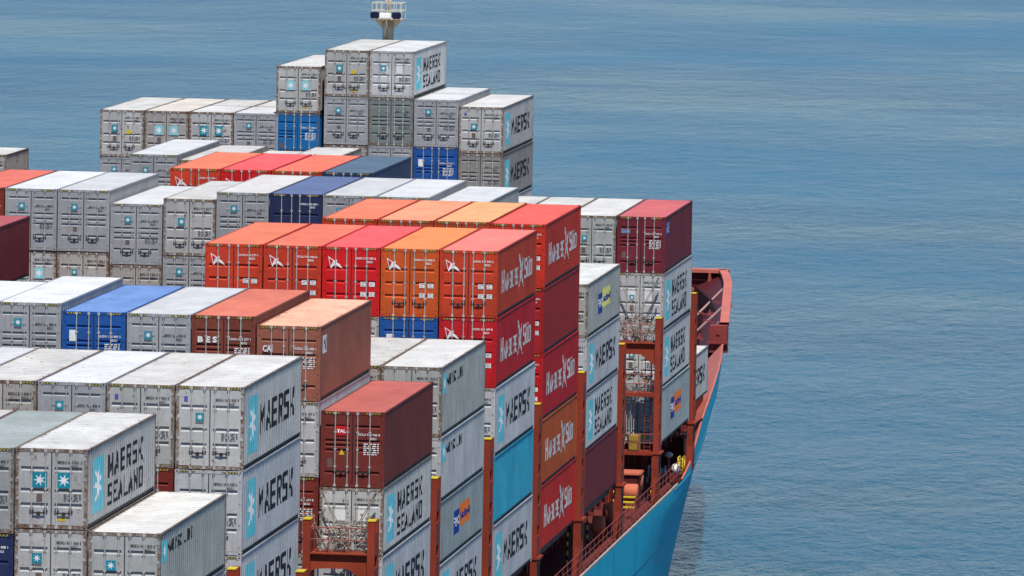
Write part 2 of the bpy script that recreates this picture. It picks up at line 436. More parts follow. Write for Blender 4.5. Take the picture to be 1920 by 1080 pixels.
# --- side marks
@cached
def me_side_star(H, L, kind, small):
    bm = bmesh.new(); k = L/12.192
    if small: u0, u1, v0, v1 = .45, 1.25, .60*H, .88*H
    else: u0, u1, v0, v1 = 1.05*k, 2.85*k, .15*H, .84*H
    rect2d(bm, u0, u1, v0, v1, 0, 0)
    poly2d(bm, star_pts((u0+u1)/2, (v0+v1)/2, (u1-u0)*.45, (v1-v0)*.42, k=.34, rot=.2), 1, .004)
    return on_side(bm, kind, L, 2, .004, 'emblem')
@cached
def me_side_text(H, L, kind, what):
    k = L/12.192
    if what == 'maersk': bm = block2d('MAERSK', 3.45*k, 10.8*k, .32*H, .68*H)
    elif what == 'seal':
        bm = block2d('MAERSK', 3.7*k, 9.9*k, .50*H, .79*H)
    elif what == 'seal2': bm = block2d('SEALAND', 3.7*k, 9.9*k, .15*H, .42*H)
    elif what == 'line': bm = block2d('MAERSK LINE', 1.45, 6.0, .69*H, .84*H)
    elif what == 'ham':
        bm = block2d('H', 1.3, 2.2, .33*H, .67*H); merge(bm, block2d('AMBURG', 2.45, 6.45, .33*H, .59*H), 0)
        merge(bm, block2d('S', 8.4, 9.15, .35*H, .66*H), 0); merge(bm, block2d('UD', 9.25, 10.8, .35*H, .60*H), 0)
        for q in (9.3, 9.68): rect2d(bm, q, q+.22, .62*H, .66*H)
        g = bmesh.new()                                   # swooping white figure between the two words
        poly2d(g, [(6.5, .78*H), (6.9, .77*H), (7.2, .66*H), (7.5, .56*H), (7.3, .50*H), (7.0, .56*H), (6.8, .65*H)])
        poly2d(g, [(6.9, .50*H), (7.3, .57*H), (7.9, .70*H), (7.9, .58*H), (7.6, .46*H), (8.3, .22*H), (7.7, .32*H), (7.3, .40*H), (6.5, .20*H), (6.9, .38*H)])
        merge(bm, g, 0)
    return on_side(bm, kind, L, 1, .009, 'lettering')
@cached
def me_side_po(H, L, kind):
    bm = bmesh.new(); rect2d(bm, 3.9, 5.6, .30*H, .68*H, 0, 0); rect2d(bm, 5.6, 8.5, .30*H+.18, .68*H+.12, 1, 0)
    merge(bm, text2d('P&O', 4.0, 5.5, .42*H, .58*H, .04), 2); merge(bm, text2d('Nedlloyd', 5.7, 8.3, .44*H, .60*H, .04), 3)
    bm.faces.ensure_lookup_table()
    for f in bm.faces:
        if f.material_index in (2, 3):
            for v in f.verts: v.co.z = .006
    return on_side(bm, kind, L, 4, .004, 'emblem')
@cached
def me_side_small(H, L, kind):
    bm = text2d('45G1', L-1.3, L-.5, H-.42, H-.24, .02); rect2d(bm, L-.75, L-.5, H-.62, H-.50)
    return on_side(bm, kind, L, 1, .006, 'lettering')
@cached
def me_side_sq(H, L, kind, what):
    bm = bmesh.new()
    if what == 'kf':
        rect2d(bm, .55, 1.9, .66*H, .90*H, 0); merge(bm, text2d('N', .7, 1.1, .69*H, .87*H, .04), 1); merge(bm, text2d('S', 1.3, 1.75, .69*H, .87*H, .04), 1)
    else:
        rect2d(bm, .6, 1.5, .62*H, .86*H, 1); merge(bm, text2d('N', .75, 1.35, .66*H, .82*H, .03), 0)
    for f in bm.faces:
        if len(f.verts) != 4 or f.calc_area() < .15:
            for v in f.verts: v.co.z = .004
    return on_side(bm, kind, L, 2, .004, 'emblem')

# ------------------------------------------------------------------ container kinds
# body, roof, rust (panels), frame rust, door style, corrugation, side marks, door marks, description
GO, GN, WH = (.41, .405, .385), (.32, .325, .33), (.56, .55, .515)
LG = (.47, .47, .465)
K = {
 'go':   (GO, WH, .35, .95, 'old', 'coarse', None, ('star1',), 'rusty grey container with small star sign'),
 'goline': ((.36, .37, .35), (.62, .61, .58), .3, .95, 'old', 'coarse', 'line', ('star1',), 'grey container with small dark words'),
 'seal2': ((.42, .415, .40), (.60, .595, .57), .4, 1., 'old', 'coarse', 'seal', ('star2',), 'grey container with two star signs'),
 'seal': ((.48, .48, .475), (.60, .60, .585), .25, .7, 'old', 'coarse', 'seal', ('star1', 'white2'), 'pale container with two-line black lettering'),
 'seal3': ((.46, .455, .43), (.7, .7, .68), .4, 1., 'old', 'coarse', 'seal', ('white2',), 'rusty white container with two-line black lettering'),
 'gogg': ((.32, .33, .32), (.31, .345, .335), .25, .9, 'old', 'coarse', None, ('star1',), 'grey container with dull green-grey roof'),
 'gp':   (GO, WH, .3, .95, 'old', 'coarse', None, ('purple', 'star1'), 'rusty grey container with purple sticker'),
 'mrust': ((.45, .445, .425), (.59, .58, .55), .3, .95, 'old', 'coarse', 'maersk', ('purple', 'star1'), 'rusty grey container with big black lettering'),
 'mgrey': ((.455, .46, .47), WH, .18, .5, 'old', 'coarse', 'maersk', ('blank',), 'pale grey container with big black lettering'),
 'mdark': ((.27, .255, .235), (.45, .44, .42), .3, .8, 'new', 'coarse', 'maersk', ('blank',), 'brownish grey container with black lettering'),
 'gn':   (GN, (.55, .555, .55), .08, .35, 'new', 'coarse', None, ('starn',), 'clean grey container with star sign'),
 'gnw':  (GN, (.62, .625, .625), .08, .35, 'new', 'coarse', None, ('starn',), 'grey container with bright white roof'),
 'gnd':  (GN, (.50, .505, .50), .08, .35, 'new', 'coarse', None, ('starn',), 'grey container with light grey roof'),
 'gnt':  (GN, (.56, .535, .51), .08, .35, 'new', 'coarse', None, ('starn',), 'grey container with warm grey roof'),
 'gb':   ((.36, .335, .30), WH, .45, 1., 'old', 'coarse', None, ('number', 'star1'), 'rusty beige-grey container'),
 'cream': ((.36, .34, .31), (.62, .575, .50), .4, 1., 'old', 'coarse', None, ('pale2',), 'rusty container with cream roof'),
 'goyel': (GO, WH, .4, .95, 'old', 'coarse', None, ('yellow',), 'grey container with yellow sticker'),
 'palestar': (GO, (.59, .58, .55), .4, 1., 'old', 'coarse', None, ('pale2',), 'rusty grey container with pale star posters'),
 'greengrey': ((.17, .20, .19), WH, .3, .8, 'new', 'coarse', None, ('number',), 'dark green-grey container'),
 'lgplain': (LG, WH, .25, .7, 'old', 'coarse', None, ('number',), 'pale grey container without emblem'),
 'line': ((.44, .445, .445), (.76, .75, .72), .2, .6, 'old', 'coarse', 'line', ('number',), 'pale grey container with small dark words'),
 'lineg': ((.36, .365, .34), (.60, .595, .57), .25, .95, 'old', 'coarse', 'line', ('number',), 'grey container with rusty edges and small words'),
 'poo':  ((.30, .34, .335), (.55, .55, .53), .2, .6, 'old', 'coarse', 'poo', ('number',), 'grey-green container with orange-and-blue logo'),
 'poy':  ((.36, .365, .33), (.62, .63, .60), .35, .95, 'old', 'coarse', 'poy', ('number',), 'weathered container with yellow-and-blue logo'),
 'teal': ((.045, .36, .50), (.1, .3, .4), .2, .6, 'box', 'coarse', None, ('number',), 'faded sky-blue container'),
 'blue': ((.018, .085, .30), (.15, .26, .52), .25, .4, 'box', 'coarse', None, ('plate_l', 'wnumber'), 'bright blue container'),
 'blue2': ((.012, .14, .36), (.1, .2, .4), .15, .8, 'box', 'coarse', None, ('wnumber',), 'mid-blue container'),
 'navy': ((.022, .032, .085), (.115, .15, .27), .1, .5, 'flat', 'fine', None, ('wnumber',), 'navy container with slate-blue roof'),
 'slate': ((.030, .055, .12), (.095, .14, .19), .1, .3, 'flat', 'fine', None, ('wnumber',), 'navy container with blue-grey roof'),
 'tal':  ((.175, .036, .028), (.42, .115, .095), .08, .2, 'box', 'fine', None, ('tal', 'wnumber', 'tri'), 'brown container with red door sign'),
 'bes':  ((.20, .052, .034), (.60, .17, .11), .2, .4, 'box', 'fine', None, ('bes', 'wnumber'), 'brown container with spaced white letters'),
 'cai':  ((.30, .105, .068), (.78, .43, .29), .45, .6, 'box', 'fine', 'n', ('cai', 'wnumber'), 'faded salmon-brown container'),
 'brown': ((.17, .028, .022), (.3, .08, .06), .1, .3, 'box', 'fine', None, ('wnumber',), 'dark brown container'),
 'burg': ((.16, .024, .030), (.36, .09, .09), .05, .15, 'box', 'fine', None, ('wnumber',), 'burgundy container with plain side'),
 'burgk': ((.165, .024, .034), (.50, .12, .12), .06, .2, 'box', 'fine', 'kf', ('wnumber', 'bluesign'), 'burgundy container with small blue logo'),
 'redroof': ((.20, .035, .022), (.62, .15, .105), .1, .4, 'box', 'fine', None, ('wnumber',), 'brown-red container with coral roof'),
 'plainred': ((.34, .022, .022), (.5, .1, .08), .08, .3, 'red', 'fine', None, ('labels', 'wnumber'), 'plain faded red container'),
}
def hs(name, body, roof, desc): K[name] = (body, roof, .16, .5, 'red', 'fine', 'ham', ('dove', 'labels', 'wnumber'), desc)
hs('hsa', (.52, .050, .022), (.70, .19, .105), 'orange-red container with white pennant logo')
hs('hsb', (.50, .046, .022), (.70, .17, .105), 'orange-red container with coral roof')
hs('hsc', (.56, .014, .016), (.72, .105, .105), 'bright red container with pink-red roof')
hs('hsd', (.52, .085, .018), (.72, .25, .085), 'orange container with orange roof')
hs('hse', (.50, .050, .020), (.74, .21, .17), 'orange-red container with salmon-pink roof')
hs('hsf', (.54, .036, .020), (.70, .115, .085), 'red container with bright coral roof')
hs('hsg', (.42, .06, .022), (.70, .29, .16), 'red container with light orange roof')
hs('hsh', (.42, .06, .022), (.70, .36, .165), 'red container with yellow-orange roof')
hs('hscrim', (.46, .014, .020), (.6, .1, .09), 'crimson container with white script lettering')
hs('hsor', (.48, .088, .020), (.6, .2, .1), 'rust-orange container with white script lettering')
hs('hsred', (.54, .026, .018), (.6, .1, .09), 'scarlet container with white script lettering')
M_METAL = paint((.50, .48, .44), .35, .45, metal=.2)
M_DARK = plain((.018, .018, .02), .8)
M_HANDLE = paint((.045, .04, .038), .2); M_RAIL_SHADE = paint((.014, .016, .022), .12)  # bottom side rails near-black: shade under the side walls put into the paint
M_BLACKP = plain((.02, .022, .026), .6); M_WHITEP = plain((.72, .72, .70), .5)
M_STARB = plain((.055, .36, .47), .5); M_STARP = plain((.22, .52, .56), .5); M_STARD = plain((.012, .22, .29), .5)
M_YEL = plain((.55, .42, .03), .55); M_HAZ = plain((.38, .31, .05), .6); M_PLATE = plain((.13, .10, .085), .6); M_PURP = plain((.10, .08, .34), .5)
M_GREYP = plain((.13, .13, .135), .6); M_REDP = plain((.5, .015, .02), .5); M_BLUEP = plain((.012, .045, .26), .5); M_ORNP = plain((.72, .17, .03), .5)
M_YELP = plain((.68, .66, .18), .5); M_FLOOR = paint((.05, .045, .04), .3); M_SIDESTAR = plain((.12, .47, .55), .5)

NUMS = ['MSKU 061 825 0', 'MRKU 300 263 1', 'MRKU 610 021 3', 'MSKU 061 366 2', 'MSKU 100 800 7', 'MSKU 689 520 1', 'MRKU 050 187 4', 'MSKU 042 820 9',
        'MRKU 420 500 2', 'MSKU 200 087 5', 'MRSU 747 852 0', 'MRSU 712 285 1', 'MSKU 781 806 6', 'MSKU 573 808 3']
WNUMS = ['SUDU 421 479 8', 'TCLU 936 946 8', 'CAXU 610 277 1', 'GESU 490 607 2', 'SUDU 120 805 5', 'WSDU 342 008 1', 'SUDU 377 590 2']
cnt = [0]
def container(kind, loc, H, L=12.192, label='', parts=True):
    body, roof, rust, frust, style, corr, side, marks, desc = K[kind]
    i = cnt[0]; cnt[0] += 1; rnd = random.Random(i*17+5)
    j = rnd.uniform(.93, 1.06); body = tuple(round(c*j, 3) for c in body)
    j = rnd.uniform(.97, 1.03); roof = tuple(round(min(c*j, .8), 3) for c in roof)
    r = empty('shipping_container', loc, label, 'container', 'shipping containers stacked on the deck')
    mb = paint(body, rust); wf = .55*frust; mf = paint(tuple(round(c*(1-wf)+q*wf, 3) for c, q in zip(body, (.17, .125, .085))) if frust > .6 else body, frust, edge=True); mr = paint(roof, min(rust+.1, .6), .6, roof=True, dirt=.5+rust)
    obj('frame', me_frame(H, L), [mf, M_DARK, M_RAIL_SHADE], r); obj('roof', me_roof(H, L, 0), mr, r)
    sides = [obj('side_wall', me_side(H, L, corr, s), mb, r) for s in (1, -1)]
    obj('end_wall', me_end(H, L), mb, r); obj('floor', me_floor(H, L), M_FLOOR, r)
    D = {}
    for s in (-1, 1):
        d = D[s] = obj('door', me_door(H, style, s), [mb, M_DARK], r)
        for x, sg in ((s*.19, 1), (s*.66, -1)):
            obj('locking_bar', me_bar(H, x, s*sg), [M_METAL if rust > .2 or style in ('red', 'box', 'flat') else paint((.44, .44, .43), .1, .45, metal=.2), M_HANDLE], d)
    if H > 2.7 and kind not in ('lineg',):
        for s in (-1, 1): obj('hazard_stripe', me_hazard(H, s), [M_HAZ, M_BLACKP], r)
    num = NUMS[i % len(NUMS)] if 'wnumber' not in marks else WNUMS[i % len(WNUMS)]
    code = '45G1' if H > 2.7 else '42G1'
    L_, R_ = D[-1], D[1]
    has_num = True
    nf = .875 if style != 'box' else .72
    if style == 'new': nf = .745
    obj('lettering', me_number(H, num, code, nf if kind != 'blue' else .70, 0), M_WHITEP if 'wnumber' in marks else M_BLACKP, R_)
    obj('lettering', me_code(H, code, nf if kind != 'blue' else .70), M_WHITEP if 'wnumber' in marks else M_BLACKP, R_)
    if style in ('old', 'new') and 'wnumber' not in marks:
        if rnd.random() < .8: obj('lettering', me_smallprint(H, .33, .44, 5), M_GREYP, R_)
        if rnd.random() < .8: obj('data_plate', me_plate(H, -.50, -.30, .32 if style == 'old' else .31, .43 if style == 'old' else .39, 'data_plate'), M_PLATE, L_)
    if style == 'box': obj('lettering', me_smallprint(H, .42, .60, 6), M_WHITEP, R_); obj('data_plate', me_plate(H, -.95, -.76, .23, .36, 'data_plate'), M_PLATE, L_)
    for mk in marks:
        st = [M_STARD, M_WHITEP, M_BLACKP]
        if mk == 'star1': obj('emblem', me_doorstar(H, rnd.choice((-.40, -.36, -.46)), rnd.choice((.61, .64, .58)), rnd.choice((.26, .30, .34))), st, L_)
        elif mk == 'starn': obj('emblem', me_doorstar(H, rnd.choice((-.44, -.40)), rnd.choice((.74, .76)), .30), st, L_)
        elif mk == 'star2':
            obj('emblem', me_doorstar(H, -.40, .62, .52), st, L_); obj('emblem', me_doorstar(H, .42, .62, .52), st, R_)
        elif mk == 'pale2':
            p = [M_STARP, M_WHITEP, M_GREYP]; obj('emblem', me_doorstar(H, -.42, .60, .52), p, L_); obj('emblem', me_doorstar(H, .40, .60, .52), p, R_)
        elif mk == 'white2':
            obj('white_panel', me_plate(H, -.62, -.2, .52, .70, 'white_panel'), M_WHITEP, L_); obj('white_panel', me_plate(H, .25, .6, .52, .70, 'white_panel'), M_WHITEP, R_)
        elif mk == 'purple': obj('sticker', me_plate(H, -.93, -.80, .84, .91, 'sticker'), M_PURP, L_)
        elif mk == 'yellow': obj('emblem', me_doorstar(H, -.40, .62, .36), st, L_); obj('sticker', me_plate(H, .25, .52, .49, .58, 'sticker'), M_YEL, R_)
        elif mk == 'plate_l': obj('label_plate', me_plate(H, -.94, -.68, .62, .78, 'label_plate'), M_WHITEP, L_)
        elif mk == 'dove': obj('emblem', me_dove(H), [M_WHITEP, M_REDP], L_)
        elif mk == 'labels':
            for u in (.44, .80):
                for f in (.46, .30): obj('label_plate', me_labels(H, u, f), [M_WHITEP, M_GREYP], R_)
        elif mk == 'tal':
            bm = bmesh.new(); rect2d(bm, -.62, -.24, fz(H, .70), fz(H, .84), 0, 0); merge(bm, text2d('TAL', -.60, -.26, fz(H, .74), fz(H, .79), .04), 1)
            for f in bm.faces:
                if f.material_index == 1:
                    for v in f.verts: v.co.z = .004
            obj('sign_plate', on_door(bm, 2, -.002, 'sign_plate'), [M_REDP, M_WHITEP], L_)
        elif mk == 'tri':
            bm = bmesh.new(); poly2d(bm, ((-.52, fz(H, .42)), (-.30, fz(H, .42)), (-.41, fz(H, .50)))); obj('warning_sign', on_door(bm, 1, .012, 'warning_sign'), M_YEL, L_)
        elif mk == 'bes': obj('lettering', on_door(text2d('B E S', -.98, -.24, fz(H, .66), fz(H, .75), .05), 1), M_WHITEP, L_)
        elif mk == 'cai': obj('lettering', on_door(text2d('CAI', -.99, -.62, fz(H, .66), fz(H, .76), .04), 1), M_WHITEP, L_)
        elif mk == 'bluesign': obj('sign_plate', me_plate(H, -1.0, -.55, .72, .80, 'sign_plate'), paint((.15, .22, .35), 0.), L_)
    if not rnd.random() < .5 and style in ('new', 'old') and 'wnumber' not in marks:
        obj('sticker', me_plate(H, .24, .50, .06, .105, 'sticker'), paint((.62, .40, .04), 0.), R_)
    if side == 'ham': obj('lettering', me_side_text(H, L, corr, 'ham'), paint((.66, .62, .58), .1), sides[0])
    elif side in ('maersk', 'seal'):
        obj('emblem', me_side_star(H, L, corr, 0), [M_SIDESTAR, M_WHITEP], sides[0]); obj('lettering', me_side_text(H, L, corr, side), M_BLACKP, sides[0])
        if side == 'seal': obj('lettering', me_side_text(H, L, corr, 'seal2'), M_BLACKP, sides[0])
    elif side == 'line':
        obj('emblem', me_side_star(H, L, corr, 1), [M_SIDESTAR, M_WHITEP], sides[0]); obj('lettering', me_side_text(H, L, corr, side), M_BLACKP, sides[0])
    elif side in ('poo', 'poy'):
        obj('emblem', me_side_po(H, L, corr), [M_BLUEP, M_ORNP if side == 'poo' else M_YELP, M_WHITEP, M_BLUEP], sides[0])
    elif side in ('kf', 'n'): obj('emblem', me_side_sq(H, L, corr, side), [M_BLUEP if side == 'kf' else M_GREYP, M_WHITEP], sides[0])
    r.rotation_euler.z = rad(rnd.uniform(-.1, .1)); r.location.x += rnd.uniform(-.008, .008); r.location.y += rnd.uniform(-.03, .03)
    return r

BAYY = [0, 15.543, 32.006, 46.654, 61.944, 76.838, 92.041, 106.892, 122.372, 137.5, 152.256]
PITCH = 2.4858
# per bay: (stack slot, [tops..., bottom], [kinds], x override, length, y offset)
BAYS = {
 0: [(-1, [-4.68, -7.3, -10.2], ['goline', 'gn']), (-2, [-1.96, -4.66, -7.27], ['seal2', 'go']), (-3, [-1.98, -4.85, -7.75], ['gogg', 'navy']), (-4, [-1.98, -4.88], ['go'])],
 1: [(-1, [-1.30, -4.28, -7.30, -10.2], ['mrust', 'mgrey', 'mgrey']), (-2, [-1.30, -4.25, -7.15], ['gp', 'brown']), (-3, [-1.30, -4.25], ['gnw']), (-4, [-1.30, -4.25], ['gb']), (-5, [-1.30, -4.2], ['gn'])],
 2: [(0, [-3.76, -6.64, -9.24, -12.15, -14.75], ['tal', 'seal3', 'mgrey', 'gn']), (-1, [-.60, -3.44, -6.29, -9.2, -12.1], ['cai', 'lgplain', 'brown', 'gn']), (-2, [-.29, -3.2], ['bes']), (-3, [-.29, -3.2], ['gnd']), (-4, [-.29, -3.2], ['blue']), (-5, [-.01, -2.93], ['gnw']), (-6, [-.27, -3.17], ['gnw'])],
 3: [(0, [-3.43, -6.22, -8.82, -11.35, -13.95], ['lineg', 'line', 'poo', 'mgrey']), (-1, [-3.43, -6.3], ['gb']), (-2, [-3.40, -6.3], ['gp'])],
 4: [(0, [0., -2.82, -5.74, -8.64, -11.54, -14.45], ['hse', 'hscrim', 'mgrey', 'teal', 'mgrey']), (-1, [0., -2.87, -5.8], ['hsd', 'blue']), (-2, [0., -2.9, -5.8], ['hsc', 'lgplain']), (-3, [0., -2.9], ['hsb']), (-4, [0., -2.9], ['hsa']), (-9, [-.03, -2.68], ['burg'])],
 5: [(0, [.02, -2.80, -5.68, -8.60, -11.52, -14.45], ['hsf', 'plainred', 'hscrim', 'hsor', 'hsred']), (-1, [.05, -2.88], ['hsh']), (-2, [.05, -2.88], ['hsg']), (-3, [.05, -2.88], ['hsa'])],
 6: [(0, [-3.85, -6.34, -8.93, -11.6, -14.4], ['poy', 'mgrey', 'seal', 'burg']), (-2, [-.35, -3.2], ['gn']), (-3, [-.07, -2.95], ['gn']), (-4, [-.07, -2.95], ['gnd']), (-5, [-.07, -2.95], ['navy']), (-6, [-.07, -2.95], ['gnt']), (-7, [-.43, -3.08, -5.9], ['go', 'gn']), (-8, [-.73, -3.57, -6.1], ['gn', 'gb']), (-9, [-.15, -3.02, -5.6], ['gnd', 'gb']), (-10, [-.15, -3.02, -5.6], ['gnw', 'palestar']), (-11, [-.15, -3.0], ['redroof'])],
 7: [(-5, [-.06, -2.95], ['slate']), (-6, [-.06, -2.95], ['hsb']), (-7, [-.06, -2.95], ['hsc']), (-8, [-.06, -2.95], ['hsa'])],
 8: [(0, [-2.97, -5.80, -8.70, -11.55, -14.40], ['burgk', 'seal', 'seal', 'poo']), (-1, [-2.97, -5.85], ['goline']), (-2, [-2.97, -5.85], ['go']), (-3, [-2.97, -5.85], ['go']), (-4, [-2.97, -5.85], ['gb']), (-7, [-.72, -3.6], ['gb']), (-8, [-.96, -3.8], ['go']), (-9, [-.74, -3.6], ['gb']), (-10, [-.50, -3.4], ['gn'])],
 9: [(0, [-11.9, -14.45], ['mrust'], -.70, 12.192, 0)],
 10: [(-5, [.51, -2.05, -4.65, -7.2], ['mrust', 'mdark', 'mgrey']), (-6, [.84, -1.75, -4.5], ['gn', 'blue'], None, 6.058, 0), (-6, [.84, -1.75], ['gn'], None, 6.058, 6.13), (-7, [3.42, .86, -1.75, -4.3], ['seal', 'greengrey', 'gn']), (-8, [3.42, .86, -1.75, -4.3], ['goyel', 'gn', 'gb']), (-9, [2.47, -.10, -2.7], ['palestar', 'blue2'], -22.56),
     (-10, [-.16, -2.75, -5.3], ['gn', 'go'], None, 6.058, 0), (-10, [-.16, -2.75], ['go'], None, 6.058, 6.13), (-11, [-.16, -2.75, -5.3], ['seal2', 'go'], None, 6.058, 0), (-11, [-.16, -2.75], ['gb'], None, 6.058, 6.13), (-12, [-.16, -2.75, -5.3], ['cream', 'gb']), (-13, [-.16, -2.75, -5.3], ['goyel', 'gn']),
     (-16, [-2.80, -5.35, -7.95], ['gb', 'blue2'], -39.97, 6.058, 0)],
}
ROW = ['nearest row', 'second row', 'third row', 'fourth row', 'fifth row', 'sixth row', 'seventh row', 'eighth row', 'ninth row', 'tenth row', 'farthest row']
ORD = ['rightmost', 'second', 'third', 'fourth', 'fifth', 'sixth', 'seventh', 'eighth', 'ninth', 'tenth', 'eleventh', 'twelfth']
TIER = ['top of', 'second down in', 'third down in', 'fourth down in', 'bottom of']
for b, stacks in BAYS.items():
    seen = []
    for st in stacks:
        s, zs, kinds = st[:3]; x = st[3] if len(st) > 3 and st[3] is not None else PITCH*s
        L = st[4] if len(st) > 4 else 12.192; dy = st[5] if len(st) > 5 else 0
        again = s in seen
        if not again: seen.append(s)
        n = len(seen)-1
        for k, (kind, zt, zb) in enumerate(zip(kinds, zs, zs[1:])):
            H = round((zt-zb-.012)/.02)*.02; H = round(H, 3)
            where = 'rightmost stack' if n == 0 else ORD[n]+' stack from right'
            if again: where += ' behind' 
            lab = '%s, %s %s, %s' % (K[kind][8], TIER[k], where, ROW[b])
            if b == 9: lab = 'low grey container with black lettering behind the last outer stack'
            if b == 10 and s == -16: lab = ['short rusty container at far left against the sea', 'short blue container under the far-left rusty one'][k]
            w = lab.split()
            if len(w) > 16:
                lab = '%s, %s %s, %s' % (K[kind][8].replace(' container', ' box') if False else ' '.join(K[kind][8].split()[:4]), TIER[k], where, ROW[b])
            container(kind, (x-W/2, BAYY[b]+dy, zt-H), H, L, lab)

# ------------------------------------------------------------------ sea
bm = bmesh.new()
vs = [bm.verts.new(p) for p in ((-5000, -3000, 0), (5000, -3000, 0), (5000, 9000, 0), (-5000, 9000, 0))]; bm.faces.new(vs)
sea = obj('water', mesh('water', bm), water_mat(), None, (0, 0, -30)); sea['kind'] = 'structure'

# ------------------------------------------------------------------ the ship: hull, deck, bulwark
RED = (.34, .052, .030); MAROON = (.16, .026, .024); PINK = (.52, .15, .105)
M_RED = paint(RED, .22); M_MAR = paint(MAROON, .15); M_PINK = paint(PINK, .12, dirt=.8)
M_TEAL = paint((.002, .42, .57), .10, .5, dirt=.55)
XC = -21.1; ZD = -17.05
ship = empty('container_ship', (XC, 0, ZD), 'blue-hulled ship carrying the stacked containers, with red deck fittings', 'ship')
def shobj(name, bm, mats, nm=1, parent=ship, **kw):
    for v in bm.verts: v.co -= Vector((XC, 0, ZD))
    return obj(name, mesh(name, bm, nm), mats, parent, **kw)
def interp(tab, q):
    if q <= tab[0][0]: return tab[0][1]
    for (a, va), (b, vb) in zip(tab, tab[1:]):
        if a <= q <= b: return va+(vb-va)*(q-a)/(b-a)
    return tab[-1][1]
def edge_x(Y):       # sheer line (top of plating)
    return interp(((-40, .30), (124, .30), (131, .27), (136, .10), (144, -.50), (152, -1.12), (163, -1.95), (172, -2.65), (182.5, -3.5), (195, -4.72), (209, -6.3), (224, -8.6), (235, -11.0), (246, -14.2), (256, -18), (262, -21.)), Y)
def sheer_z(Y): return interp(((-40, ZD), (129, ZD), (138, -16.35), (150, -16.0), (195, -16.0), (197, -15.9), (300, -15.9)), Y)
def hull_x(Y, z):
    y0 = interp(((-30, 74), (-28, 81), (-26, 88), (-24, 94), (-22, 99), (-20, 104), (-18, 109), (-17, 116)), z)
    return max(.30-.00095*max(0, Y-y0)**2, XC+.05)
def plate_x(Y, z):
    zt, xt = sheer_z(Y), edge_x(Y); d = zt-z
    if d <= 0: return xt
    k = min(1., d/3.0); k = k*k*(3-2*k)
    if Y > 195: k = min(1, d/9.)
    return max(xt+(min(hull_x(Y, z), xt)-xt)*k, XC+.02)
ys = list(range(-40, 100, 10))+list(range(100, 264, 3))
bm = bmesh.new(); lv = [0, .25, .5, .75, 1., 1.5, 2., 3., 4., 6., 8., 10.5, 13.4]
for s in (1, -1):
    pv = None
    for Y in ys:
        row = []
        for d in lv:
            z = sheer_z(Y)-d; x = plate_x(Y, z) if Y < 262 else XC
            row.append(bm.verts.new((x if s > 0 else 2*XC-x, Y, z)))
        if pv:
            for a, b, c, d_ in zip(pv, row, row[1:], pv[1:]):
                f = bm.faces.new((a, b, c, d_)); f.smooth = True
        pv = row
hull = shobj('hull', bm, M_TEAL)
bm = bmesh.new()
for Y in (72., 84., 92.6, 101.3, 110., 60.):
    for k in range(12): z = -17.3-k*1.; tube(bm, (plate_x(Y, z)+.004, Y, z), (plate_x(Y, z-1)+.004, Y, z-1), .012, 4)
for z in (-19.35, -23.3):
    for i in range(26):
        Ya, Yb = 40+i*5, 45+i*5; tube(bm, (plate_x(Ya, z)+.004, Ya, z), (plate_x(Yb, z)+.004, Yb, z), .018, 4)
shobj('weld_seam', bm, paint((.005, .13, .21), 0.), parent=hull)
bm = bmesh.new(); pts = [(plate_x(Y, ZD-.05)+.02, Y, ZD-.05) for Y in range(126, 190, 4)]
for a, b in zip(pts, pts[1:]): tube(bm, a, b, .015, 6)
shobj('knuckle_line', bm, paint((.05, .30, .40), .1), parent=hull)
bm = bmesh.new(); pv = None
for Y in [y for y in ys if y < 200]:
    x = max(edge_x(Y)-(.03 if Y < 130 else .9), XC+.01); a = bm.verts.new((x, Y, ZD-.02)); c = bm.verts.new((2*XC-x, Y, ZD-.02))
    if pv: bm.faces.new((pv[0], a, c, pv[1]))
    pv = (a, c)
shobj('deck', bm, paint((.13, .030, .026), .3))
bm = bmesh.new(); pts = [(edge_x(Y)-.05, Y, ZD+.05) for Y in range(-20, 131, 4)]
for a, b in zip(pts, pts[1:]): beam(bm, a, b, .10, .09)
shobj('gunwale', bm, paint((.36, .34, .31), .4))
# bulwark: flared inner face that catches the sun
bm = bmesh.new(); pv = None
for Y in [130, 133, 136, 140, 145, 150, 155, 160, 166, 172, 178, 184, 190, 194.5]:
    xt, zt = edge_x(Y), sheer_z(Y); w = .08+.95*min(1, (Y-130)/28)
    row = [bm.verts.new(p) for p in ((xt-.01, Y, zt+.01), (xt-.10, Y, zt+.012), (xt-w*.95-.02, Y, max(zt-1.0, ZD+.03)), (xt-w-.1, Y, ZD))]
    if pv:
        for i in range(3): bm.faces.new((pv[i], pv[i+1], row[i+1], row[i]))
    pv = row
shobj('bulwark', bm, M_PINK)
# hold coaming with stiffeners, hatch covers
bm = bmesh.new(); box(bm, -2.75, -2.6, -20, 165, ZD-.01, -14.95); box(bm, -39.6, -39.45, -20, 165, ZD-.01, -14.95)
for i in range(64): box(bm, -2.6, -2.25, -18+i*2.8, -17.9+i*2.8, ZD, -15.0)
for i in [q for q in range(64) if not 103 < 2+q*2.1 < 121]: box(bm, -.5, -.38, 2+i*2.1, 2.12+i*2.1, -15.1, -14.62)
shobj('hatch_coaming', bm, M_MAR)
for b in range(11):
    bm = bmesh.new(); y = BAYY[b]; box(bm, -39.8 if b < 9 else -36, (-.35 if b not in (7, 8) else -2.62) if b < 9 else -3.4, y+.1, y+12.1, -14.85, -14.52)
    shobj('hatch_cover', bm, M_MAR)
